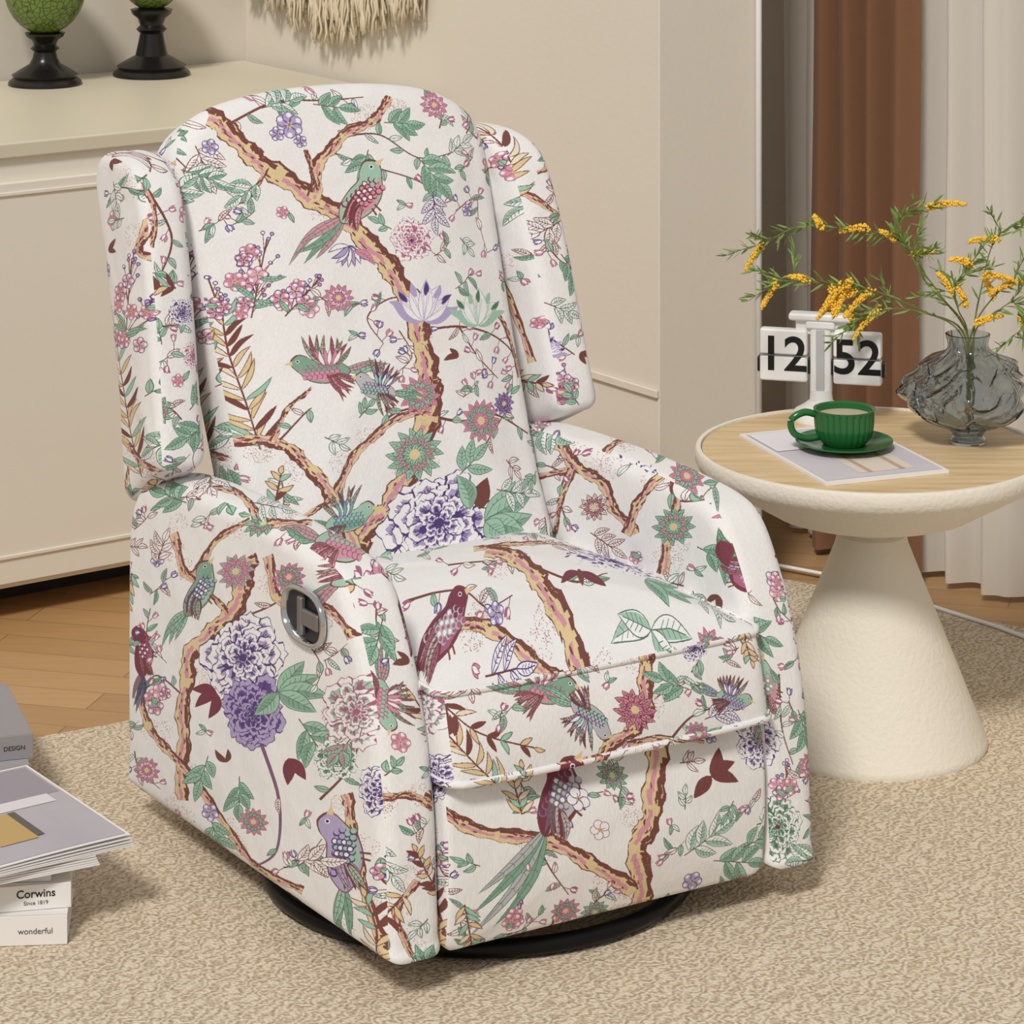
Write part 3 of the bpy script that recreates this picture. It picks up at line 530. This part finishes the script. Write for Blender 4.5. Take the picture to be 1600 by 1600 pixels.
nt.links.new(ad.outputs[0],cr.inputs[0]); nt.links.new(cr.outputs[0],B.inputs['Base Color']); bp=nt.nodes.new('ShaderNodeBump'); bp.inputs['Strength'].default_value=.7; bp.inputs['Distance'].default_value=.005; nt.links.new(ad.outputs[0],bp.inputs['Height']); nt.links.new(bp.outputs[0],B.inputs['Normal'])
mk('rug',V,F,rm,None,False)
tube('power_cable',catmull([(.52,6.42,.012),(.68,6.30,.012),(.82,6.12,.012),(.93,5.98,.0125),(1.05,5.78,.0125)],8),.004,mat('white_rubber',(238,238,236),.5),None,6)
# ---------------------------------------------------------------- SIDEBOARD
cm_=mat('cream_lacquer',(230,225,213),.45,0,.02,3); topm=mat('cream_top',(212,205,185),.4,0,.03,3)
C0=Vector((-.971,6.07,0)); sb=empty('sideboard',C0,ang)
xr=1.005; xl=-1.4; D=.80; H0,H1=.06,.909
box('carcass',xl,xr-.008,.012,D,H0,H1-.02,cm_,sb,.003); box('top',xl-.008,xr,0,D,H1-.030,H1,topm,sb,.004)
box('plinth',xl+.05,xr-.05,.14,D-.04,0,H0,mat('plinth_black',(28,26,25),.5),sb)
for i in range(4):
    a=xl+.01+i*.5975; b_=a+.5875
    box('door',a,b_,-.004,.012,H0+.012,H1-.075,cm_,sb,.003)
    for(p,q,r_,t_)in((a+.02,b_-.02,H0+.06,H0+.068),(a+.02,b_-.02,H1-.10,H1-.092)): box('door_bead',p,q,-.008,-.004,r_,t_,cm_,sb,.002)
blk=mat('ebonised_wood',(24,22,22),.28,0,.1,20)
gm=bpy.data.materials.new('green_crackle'); gm.use_nodes=True; nt=gm.node_tree; B=nt.nodes['Principled BSDF']; B.inputs['Roughness'].default_value=.3
tc=nt.nodes.new('ShaderNodeTexCoord'); vo=nt.nodes.new('ShaderNodeTexVoronoi'); vo.feature='DISTANCE_TO_EDGE'; vo.inputs['Scale'].default_value=80; nt.links.new(tc.outputs['Object'],vo.inputs[0]); cr=nt.nodes.new('ShaderNodeValToRGB'); cr.color_ramp.elements[0].color=lin((40,60,22)); cr.color_ramp.elements[1].position=.12; cr.color_ramp.elements[1].color=lin((104,126,50)); nt.links.new(vo.outputs['Distance'],cr.inputs[0]); nt.links.new(cr.outputs[0],B.inputs['Base Color'])
def globe(loc,h,br,gr,nm):
    e=empty(nm,loc)
    lathe('stand',[(br,0),(br,.006),(br*.93,.012),(br*.86,.016),(br*.9,.022),(br*.7,.032),(br*.42,.045),(br*.34,h*.5),(br*.3,h*.62),(br*.4,h*.68),(br*.3,h*.74),(br*.36,h*.84),(br*.5,h*.9),(br*.55,h*.97),(br*.3,h)],blk,e)
    lathe('globe',[(.02,h-.002)]+[(gr*math.sin(t_),h+gr*1.12-.004-gr*1.15*math.cos(t_)) for t_ in [math.pi*(.08+i*.9/22) for i in range(23)]]+[(gr*.2,h+gr*2.3),(.001,h+gr*2.32)],gm,e,segs=48)
globe((-1.007,6.90,H1),.115,.079,.088,'globe_vase'); globe((-.794,7.05,H1),.150,.085,.072,'globe_vase')
# macrame hanging (on the partition wall by the corner)
mc=Acc(); rg=random.Random(3); cen=.40; MW=.36
for i in range(420):
    a=rg.uniform(-MW,MW); yy=-.012-rg.uniform(0,.03); zb=.985+.085*abs(a)/MW+rg.uniform(-.01,.05)+.01*math.sin(a*60); x=cen+a; w1=rg.uniform(-.012,.012); w2=rg.uniform(-.008,.008)
    V,F=tube_data([(x+w1,yy,zb),(x+w2,yy,zb+.03),(x-w2,yy,zb+.06),(x+w2*.5,yy,zb+.10),(x,yy,zb+.16),(x,yy,1.62)],.0028,5); mc.add(V,F)
mk('macrame_wall_hanging',mc.V,mc.F,mat('cotton_cord',(226,212,186),.9,0,.12,40),None,True,W0,(0,0,ra))
dw=tube('hanging_dowel',[(cen-.38,-.02,1.62),(cen+.38,-.02,1.62)],.01,mat('dowel_wood',(170,130,85),.6),bpy.data.objects['macrame_wall_hanging'],10)
# ---------------------------------------------------------------- CURTAINS
K0=Vector((.573,6.66,0))
def curtain(nm,t0,t1,m,amp,per,off,seed):
    rg=random.Random(seed); nx=int((t1-t0)/.006); ph=[rg.uniform(0,6) for _ in range(4)]; V=[];F=[]; nz_=14
    for i in range(nx+1):
        t_=t0+(t1-t0)*i/nx; w=amp*math.sin(2*math.pi*t_/per+.7*math.sin(t_*9+ph[0])+ph[3])+amp*.35*math.sin(2*math.pi*t_/(per*.47)+ph[1])
        for j in range(nz_+1):
            z=.015+2.5*j/nz_; ww=w*(1+.12*math.sin(z*3+ph[2]+t_*4)); V.append((t_+.004*math.sin(z*5+t_*20),off+ww,z))
    for i in range(nx):
        for j in range(nz_): a=i*(nz_+1)+j; F.append((a,a+1,a+nz_+2,a+nz_+1))
    return mk(nm,V,F,m,None,True,K0,(0,0,ra))
brn=mat('brown_curtain_cloth',(126,90,66),.8,0,.05,30,.1,300,.2,.1)
sh=bpy.data.materials.new('sheer_voile'); sh.use_nodes=True; nt=sh.node_tree; nt.nodes.clear(); o_=nt.nodes.new('ShaderNodeOutputMaterial'); d1=nt.nodes.new('ShaderNodeBsdfDiffuse'); d1.inputs[0].default_value=lin((241,235,226)); t1_=nt.nodes.new('ShaderNodeBsdfTranslucent'); t1_.inputs[0].default_value=lin((242,234,222)); ms=nt.nodes.new('ShaderNodeMixShader'); ms.inputs[0].default_value=.4; nz=nt.nodes.new('ShaderNodeTexNoise'); nz.inputs['Scale'].default_value=400; bp=nt.nodes.new('ShaderNodeBump'); bp.inputs['Strength'].default_value=.1; nt.links.new(nz.outputs[0],bp.inputs['Height']); nt.links.new(bp.outputs[0],d1.inputs['Normal'])
nt.links.new(d1.outputs[0],ms.inputs[1]); nt.links.new(t1_.outputs[0],ms.inputs[2]); nt.links.new(ms.outputs[0],o_.inputs[0])
curtain('brown_curtain',.085,.42,brn,.032,.085,-.02,2); curtain('sheer_curtain',.36,1.7,sh,.028,.10,.045,5)
curtain('sheer_curtain',-.045,.075,sh,.012,.05,.03,9)
# ---------------------------------------------------------------- SIDE TABLE
plaster=mat('cream_plaster',(232,226,213),.7,0,.03,6,.4,120)
st=empty('side_table',(.606,5.39,.008))
lathe('cone_base',[(.0,0),(.192,0),(.194,.006),(.192,.014),(.062,.335),(.058,.35),(.045,.358),(.0,.36)],plaster,st,segs=96)
lathe('neck',[(.05,.352),(.048,.37),(.05,.40)],plaster,st)
lathe('dish_top',[(.0,.388),(.160,.388),(.172,.392),(.280,.454),(.292,.463),(.297,.474),(.298,.490),(.295,.495),(.288,.495),(.286,.486),(.0,.486)],plaster,st,segs=128)
wm=bpy.data.materials.new('pale_oak_veneer'); wm.use_nodes=True; nt=wm.node_tree; B=nt.nodes['Principled BSDF']; B.inputs['Roughness'].default_value=.45
tc=nt.nodes.new('ShaderNodeTexCoord'); mp=nt.nodes.new('ShaderNodeMapping'); mp.inputs['Scale'].default_value=(3,30,1); mp.inputs['Rotation'].default_value=(0,0,.6); nz=nt.nodes.new('ShaderNodeTexNoise'); nz.inputs['Scale'].default_value=2; nz.inputs['Detail'].default_value=8; cr=nt.nodes.new('ShaderNodeValToRGB'); cr.color_ramp.elements[0].position=.3; cr.color_ramp.elements[0].color=lin((200,170,126)); cr.color_ramp.elements[1].position=.7; cr.color_ramp.elements[1].color=lin((226,202,162))
nt.links.new(tc.outputs['Object'],mp.inputs[0]); nt.links.new(mp.outputs[0],nz.inputs[0]); nt.links.new(nz.outputs[0],cr.inputs[0]); nt.links.new(cr.outputs[0],B.inputs['Base Color'])
lathe('oak_inlay',[(.0,.4865),(.2855,.4865),(.2855,.492),(.0,.492)],wm,st,segs=96)
TT=.5003
paper=mat('paper_white',(234,232,232),.6); lil=mat('paper_lilac_print',(210,205,214),.5,0,.12,9); tanp=mat('print_tan',(196,170,150),.5)
def quad(nm,c,m,z,par):
    return mk(nm,[(x,y,z) for x,y in c],[(0,1,2,3)],m,par,False)
def magz(nm,A,B_,C,z,th=.005,cover=lil,blocks=()):
    A,B_,C=Vector(A),Vector(B_),Vector(C); Dp=A+C-B_; e=empty(nm,(0,0,z))
    V=[(p.x,p.y,zz) for zz in(0,th) for p in(A,B_,C,Dp)]; mk('pages',V,[(3,2,1,0),(4,5,6,7),(0,1,5,4),(1,2,6,5),(2,3,7,6),(3,0,4,7)],paper,e,False)
    def P(s_,t_): q=B_+(C-B_)*s_+(A-B_)*t_; return(q.x,q.y)
    quad('cover_print',[P(.03,.03),P(.97,.03),P(.97,.97),P(.03,.97)],cover,th+.0004,e)
    for i,(s0,s1,t0,t1,m) in enumerate(blocks): quad('print_block',[P(s0,t0),P(s1,t0),P(s1,t1),P(s0,t1)],m,th+.0007+i*.0002,e)
    return e
magz('magazine',(.389,5.475),(.505,5.153),(.715,5.235),TT,.005,lil,((.35,.8,.1,.5,mat('print_cream',(226,214,202),.5)),(.42,.46,.1,.42,tanp),(.68,.72,.1,.42,tanp),(.42,.72,.4,.44,tanp),(.04,.4,.6,.95,mat('print_pale',(232,230,236),.5))))
# cup and saucer
grn=mat('green_glaze',(38,104,54),.15,0,.04,10); cs=empty('coffee_cup_and_saucer',(.558,5.375,TT+.0065))
lathe('saucer',[(0,0),(.045,0),(.048,.002),(.075,.009),(.082,.012),(.082,.014),(.075,.0125),(.048,.006),(.0,.005)],grn,cs)
rib=lambda r,z,t_,j:(r*(1+.06*abs(math.cos(13*t_))) if 2<=j<=5 else r)
lathe('cup_body',[(.034,.006),(.036,.008),(.044,.02),(.047,.035),(.048,.05),(.048,.060),(.0515,.064),(.052,.0665),(.050,.067),(.047,.064),(.046,.05),(.040,.02),(.0,.014)],grn,cs,segs=208,rfun=rib)
lathe('coffee',[(0,.054),(.0462,.054),(.0462,.055),(0,.055)],mat('coffee',(206,188,168),.25),cs)
hp=catmull([(-.045,-.004,.056),(-.068,-.01,.062),(-.090,-.014,.050),(-.086,-.013,.028),(-.064,-.008,.018),(-.040,-.003,.02)],6); tube('cup_handle',hp,.006,grn,cs,10)
# flip clock
wht=mat('white_plastic',(238,238,238),.35); ink=mat('black_ink',(18,18,18),.4)
ck=empty('flip_clock',(.541,5.60,TT-.0003),math.radians(-14)); ck.scale=(1.08,1.08,1.06)
lathe('clock_base',[(0,0),(.046,0),(.047,.005),(.043,.016),(.030,.024),(.019,.032),(.017,.05)],wht,ck)
box('clock_column',-.0175,.0175,-.010,.010,.04,.165,wht,ck,.006); box('column_recess',-.007,.007,-.0115,-.009,.05,.15,mat('grey_plastic',(190,190,192),.4),ck,.001)
box('clock_cap',-.052,.052,-.014,.014,.163,.176,wht,ck,.005); box('cap_block',-.024,.024,-.012,.012,.150,.165,wht,ck,.004)
def txt(body,size,loc,rot,m,par,off=0,nm='lettering',align='CENTER'):
    c=bpy.data.curves.new(nm,'FONT'); c.body=body; c.size=size; c.extrude=.0002; c.offset=off; c.align_x=align; c.align_y='CENTER'
    o=bpy.data.objects.new(nm,c); SC.collection.objects.link(o); o.location=loc; o.rotation_euler=rot; c.materials.append(m); o.parent=par; return o
for cx,dg in((-.060,'12'),(.060,'52')):
    box('digit_hub',cx-.044,cx+.044,-.006,.012,.075,.100,mat('clock_black',(30,30,30),.4),ck,.002)
    box('card_lower',cx-.039,cx+.039,-.012,.008,.062,.1045,wht,ck,.004); box('card_upper',cx-.039,cx+.039,-.012,.008,.1055,.148,wht,ck,.004)
    txt(dg,.080,(cx,-.0124,.105),(math.pi/2,0,0),ink,ck,.0012,'digits'); box('split_line',cx-.039,cx+.039,-.0130,-.012,.1044,.1056,mat('split',(120,120,120),.4),ck)
    box('cap_arm',cx*.45-.014,cx*.45+.014,-.005,.005,.140,.165,wht,ck,.002)
# glass vase with mimosa
vz=empty('glass_vase',(.775,5.44,TT))
vg=mat('smoked_glass',(210,217,220),.015,0,trans=1.0,ior=1.48)
vp0=[(.030,0),(.031,.006),(.026,.013),(.033,.022),(.050,.030),(.066,.038),(.078,.046),(.088,.056),(.096,.066),(.101,.076),(.103,.086),(.100,.096),(.093,.106),(.084,.114),(.079,.121),(.078,.128),(.070,.138),(.052,.147),(.038,.156),(.034,.166),(.038,.184)]
vp=[(p.x,p.y) for p in catmull([(a,b,0) for a,b in vp0],3)]
def vf(r,z,t_,j): 
    k=min(1,max(0,(z-.015)/.03))*min(1,max(.1,(.17-z)/.03)); w_=lambda x:2*abs((x/math.pi)%2-1)-1
    q=noise.noise(Vector((math.cos(t_)*2.2,math.sin(t_)*2.2,z*16)))
    ridge=w_(z*150+2.2*math.sin(2*t_)+1.6*math.sin(5*t_+1)+q*5)
    return r*(1+k*(.10*w_(3*t_+z*45)+.075*ridge+.10*q))
vo_=lathe('vase_body',[p for p in vp],vg,vz,segs=160,rfun=vf)
bm=bmesh.new(); bm.from_mesh(vo_.data); tf=max(bm.faces,key=lambda q:q.calc_center_median().z); bmesh.ops.delete(bm,geom=[tf],context='FACES'); bm.to_mesh(vo_.data); bm.free()
for p in vo_.data.polygons: p.use_smooth=True
so=vo_.modifiers.new('thick','SOLIDIFY'); so.thickness=.003; so.offset=-1
pl=empty('mimosa_branches',(.775,5.44,TT+.18)); rg=random.Random(21); st_=Acc(); lv=Acc(); fl=Acc()
def leaf3(p,d,L,W):
    d=d.normalized(); s_=d.cross(Vector((rg.uniform(-1,1),rg.uniform(-1,1),rg.uniform(-1,1)))).normalized()*W; up=d.cross(s_).normalized()*W*.3
    lv.add([p,p+d*L*.35+s_+up,p+d*L*.75+s_*.7,p+d*L,p+d*L*.75-s_*.7,p+d*L*.35-s_+up,p+d*L*.5],[(0,1,6),(1,2,6),(2,3,6),(3,4,6),(4,5,6),(5,0,6)])
oct_v=[(1,0,0),(-1,0,0),(0,1,0),(0,-1,0),(0,0,1),(0,0,-1)]; oct_f=[(0,2,4),(2,1,4),(1,3,4),(3,0,4),(2,0,5),(1,2,5),(3,1,5),(0,3,5)]
def spike(p,d,L):
    p=Vector(p); d=Vector(d).normalized(); bend=Vector((0,0,-.25)); 
    for i in range(int(150*L/.05)):
        t_=rg.random(); c=p+(d+bend*t_)*L*t_; rr_=.0064*(1-.6*t_); o_=Vector([rg.gauss(0,1) for _ in range(3)]).normalized()*rr_; s_=rg.uniform(.0018,.0032)
        fl.add([c+o_+Vector(q)*s_ for q in oct_v],oct_f)
BRS=[([(0,0,-16),(0,0,0),(-7,2,9),(-11,3,15.5),(-19,2,17.5),(-28,0,18.8),(-35,-2,16)],.0022),([(0,0,-15),(-.5,0,0),(-8,-4,5),(-17,-6,9),(-24,-8,10.5),(-33,-8,11)],.002),([(.5,1,-15),(0,0,0),(-4,3,6),(-9,4,13),(-11,5,19),(-5,5,21.5)],.0018),([(0,0,-14),(.5,0,0),(5,-2,8),(9,-3,10),(16,-4,10)],.0018),([(1,0,-14),(1,0,0),(3,5,7),(6,7,15.5),(13,8,19)],.002),([(0,1,-14),(-1,0,0),(-8,6,3),(-15,8,2.5),(-19,8,0)],.0016),([(0,0,-14),(1,0,0),(4,-5,5),(7,-7,7),(8.5,-8,2)],.0016),([(0,0,-13),(0,0,0),(-2,-3,5),(-3,-4,9),(0,-4,13)],.0016)]
for P,r_ in BRS:
    C=catmull([Vector(q)*.01 for q in P],8); V,F=tube_data(C,lambda t_,r_=r_:r_*(1-.6*t_),6); st_.add(V,F); n_=len(C)
    for i in range(14,n_):
        for k in range(3 if i>22 else 1):
            d=(C[i]-C[i-1]).normalized(); o_=Vector([rg.gauss(0,1) for _ in range(3)]).normalized(); leaf3(C[i],d*.9+o_*.75,rg.uniform(.018,.038),.0021)
    for k in range(4):
        i=rg.randrange(20,n_) ; d=(C[i]-C[i-1]).normalized(); side=(d*.6+Vector((rg.uniform(-1,1),rg.uniform(-.6,.6),rg.uniform(-.6,.9)))).normalized(); Q=[C[i]+side*s_*.012+Vector((0,0,-.0012*s_*s_*.3)) for s_ in range(6)]
        V,F=tube_data(Q,.0007,5); st_.add(V,F)
        for q in Q[1:]:
            for _ in range(3): leaf3(q,side+Vector([rg.gauss(0,.6) for _ in range(3)]),rg.uniform(.014,.03),.0020)
for p,d,L in [((-35,-2,16),(-.8,0,-.9),.045),((-33,-8,11),(-.6,0,-.8),.045),((-6,5,21),(1,0,.35),.065),((-17,2,18),(-1,0,.1),.045),((-22,-8,10.5),(-.7,0,-.7),.06),((-21,-8,11),(-.5,0,-1),.05),((-17,-6,9),(-1,-.2,-.6),.055),((-14,8,3),(-1,0,-.8),.06),((-19,8,1),(-.4,0,.9),.035),((0,-4,13),(-.8,0,.4),.04),((-3,-4,8),(-.5,0,.9),.055),((8,-7,5),(.3,0,-1),.065),((6,7,15),(-1,0,.2),.05),((9,-3,10),(-.8,0,-.1),.055),((13,8,18),(1,0,.2),.05),((4,-2,7),(-.3,0,.9),.045),((1,-4,3),(.9,-.2,.6),.05),((-25,0,18.5),(-.4,0,.9),.03),((2,-4,11),(.9,0,.1),.05),((10,-3,9),(1,0,.2),.05),((-20,-7,9),(-1,0,-.4),.06),((-24,-8,10),(.1,0,-1),.04),((-9,4,13),(1,0,.4),.04),((-1,-4,6),(-.3,0,1),.045),((-12,3,16),(-.8,0,.6),.035),((-28,-8,11),(-.8,0,.4),.035)]:
    spike(Vector(p)*.01,d,L)
mk('stems',st_.V,st_.F,mat('stem_green',(112,118,60),.6),pl); mk('leaves',lv.V,lv.F,mat('leaf_green',(120,148,78),.5,0,.25,60),pl,False); mk('flowers',fl.V,fl.F,mat('mimosa_yellow',(250,204,72),.8,0,.12,80),pl)
# ---------------------------------------------------------------- BOOKS
def book(nm,par,w,d,h,cover,loc,rz,z):
    e=empty(nm,(loc[0],loc[1],z),rz); e.parent=par
    box('cover_bottom',-w/2,w/2,-d/2,d/2,0,.002,cover,e,.0006); box('cover_top',-w/2,w/2,-d/2,d/2,h-.002,h,cover,e,.0006); box('spine',-w/2,w/2,-d/2-.001,-d/2+.002,0,h,cover,e,.0008); box('page_block',-w/2+.003,w/2-.003,-d/2+.002,d/2-.003,.002,h-.002,paper,e)
    return e
def bk_m(n_,c): return mat(n_,c,.5)
bs=empty('book_stack',(0,0,0)); wc=bk_m('book_cover_white',(230,228,226)); gc=bk_m('book_cover_grey',(150,148,152)); bm1=book('book',bs,.26,.20,.042,wc,(-.770,4.635),math.radians(5),.0085); bm2=book('book',bs,.25,.20,.036,wc,(-.773,4.645),math.radians(12),.051); bm3=book('book',bs,.25,.19,.018,bk_m('book_cover_pale',(222,220,220)),(-.79,4.66),math.radians(4),.0875)
gi=mat('print_grey',(70,70,74),.5)
txt('wonderful',.012,(.085,-.1013,.020),(math.pi/2,0,0),gi,bm1); txt('Corwins',.016,(.075,-.1013,.023),(math.pi/2,0,0),ink,bm2,.0002); txt('Since 1819',.008,(.075,-.1013,.010),(math.pi/2,0,0),gi,bm2)
b2=empty('book_stack',(0,0,0)); q1=book('book',b2,.2,.26,.04,gc,(-.900,5.17),math.radians(20),.0085); q2=book('book',b2,.2,.26,.04,bk_m('book_cover_ash',(168,167,172)),(-.892,5.16),math.radians(14),.049); q3=book('book',b2,.2,.26,.038,gc,(-.895,5.17),math.radians(18),.0895)
txt('DESIGN',.010,(.070,-.1313,.018),(math.pi/2,0,0),ink,q3)
# splayed magazines: each a block of pages whose upper leaves lift and curl
def openmag(nm,spine0,spine1,width,z,th,lift,printm,blocks=()):
    s0,s1=Vector((*spine0,0)),Vector((*spine1,0)); al=(s1-s0); L_=al.length; al.normalize(); ac=Vector((al.y,-al.x,0))
    if ac.x<0: ac=-ac
    e=empty(nm,(0,0,z))
    def P(a,t_,h): q=s0+al*(a*L_)+ac*(t_*width); return (q.x,q.y,h)
    for k in range(5):
        n_=14; hh=th*(k+1)/5; V=[];F=[]
        for i in range(n_+1):
            t_=i/n_; h=hh+lift*(k/4)**2*(math.sin(t_*math.pi*.75)*.6+t_*t_*.5)
            off=.012*(4-k)*.35
            for a in(0-off*.4,1-off*.3): V.append(P(a,t_*(1+off*1.2),h)); V.append(P(a,t_*(1+off*1.2),max(0,h-th*.17)))
        for i in range(n_):
            a=i*4;b_=a+4; F+=[(a,b_,b_+2,a+2),(a+1,a+3,b_+3,b_+1),(a,a+1,b_+1,b_),(a+2,b_+2,b_+3,a+3)]
        F+=[(0,2,3,1),(n_*4,n_*4+1,n_*4+3,n_*4+2)]
        mk('leaf_block',V,F,paper,e,False)
    def patch(t0,t1,a0,a1,m,up):
        V=[];F=[];n_=14
        for i in range(n_+1):
            t_=t0+(t1-t0)*i/n_; h=th+lift*(math.sin(t_*math.pi*.75)*.6+t_*t_*.5)+up
            V+= [P(a0,t_,h),P(a1,t_,h)]
        for i in range(n_): F.append((i*2,i*2+1,i*2+3,i*2+2))
        mk('page_print',V,F,m,e,True)
    patch(.02,.985,.015,.985,printm,.0006)
    for i,(t0,t1,a0,a1,m) in enumerate(blocks): patch(t0,t1,a0,a1,m,.0010+i*.0003)
openmag('magazine',(-.832,4.452),(-.990,4.735),.270,.1062,.012,.003,lil,((.3,.9,.1,.9,mat('print_mauve',(188,182,196),.5)),))
openmag('magazine',(-.800,4.450),(-.992,4.735),.300,.1215,.008,.010,mat('cover_grey_photo',(182,178,188),.35,0,.2,6),((.04,.97,.62,.97,mat('print_shadow',(150,144,156),.4)),(.5,.9,.52,.62,mat('print_pale_band',(220,216,222),.4)),(.42,.62,.18,.5,mat('print_gold',(190,160,100),.4)),(.62,.66,.2,.5,mat('print_dark',(90,84,84),.4))))
# ---------------------------------------------------------------- LIGHT
w=bpy.data.worlds.new('World'); SC.world=w; w.use_nodes=True; bg=w.node_tree.nodes['Background']; bg.inputs[0].default_value=(1.0,.98,.955,1); bg.inputs[1].default_value=.46
sl=bpy.data.lights.new('sun','SUN'); sl.energy=2.15; sl.angle=math.radians(10); sl.color=(1,.955,.89); so_=bpy.data.objects.new('sun_light',sl); SC.collection.objects.link(so_); so_.location=(-2,2,4); so_.rotation_euler=Vector((.24,.80,-.86)).to_track_quat('-Z','Y').to_euler()
# ---------------------------------------------------------------- CAMERA
cd=bpy.data.cameras.new('camera'); cam=bpy.data.objects.new('camera',cd); SC.collection.objects.link(cam); cam.location=(0,0,1.85); cam.rotation_euler=(math.pi/2,0,0); cd.lens=36*5000/1600; cd.sensor_width=36; cd.shift_y=-1350/1600; cd.clip_start=.1
SC.camera=cam
SC.view_settings.view_transform='Standard'
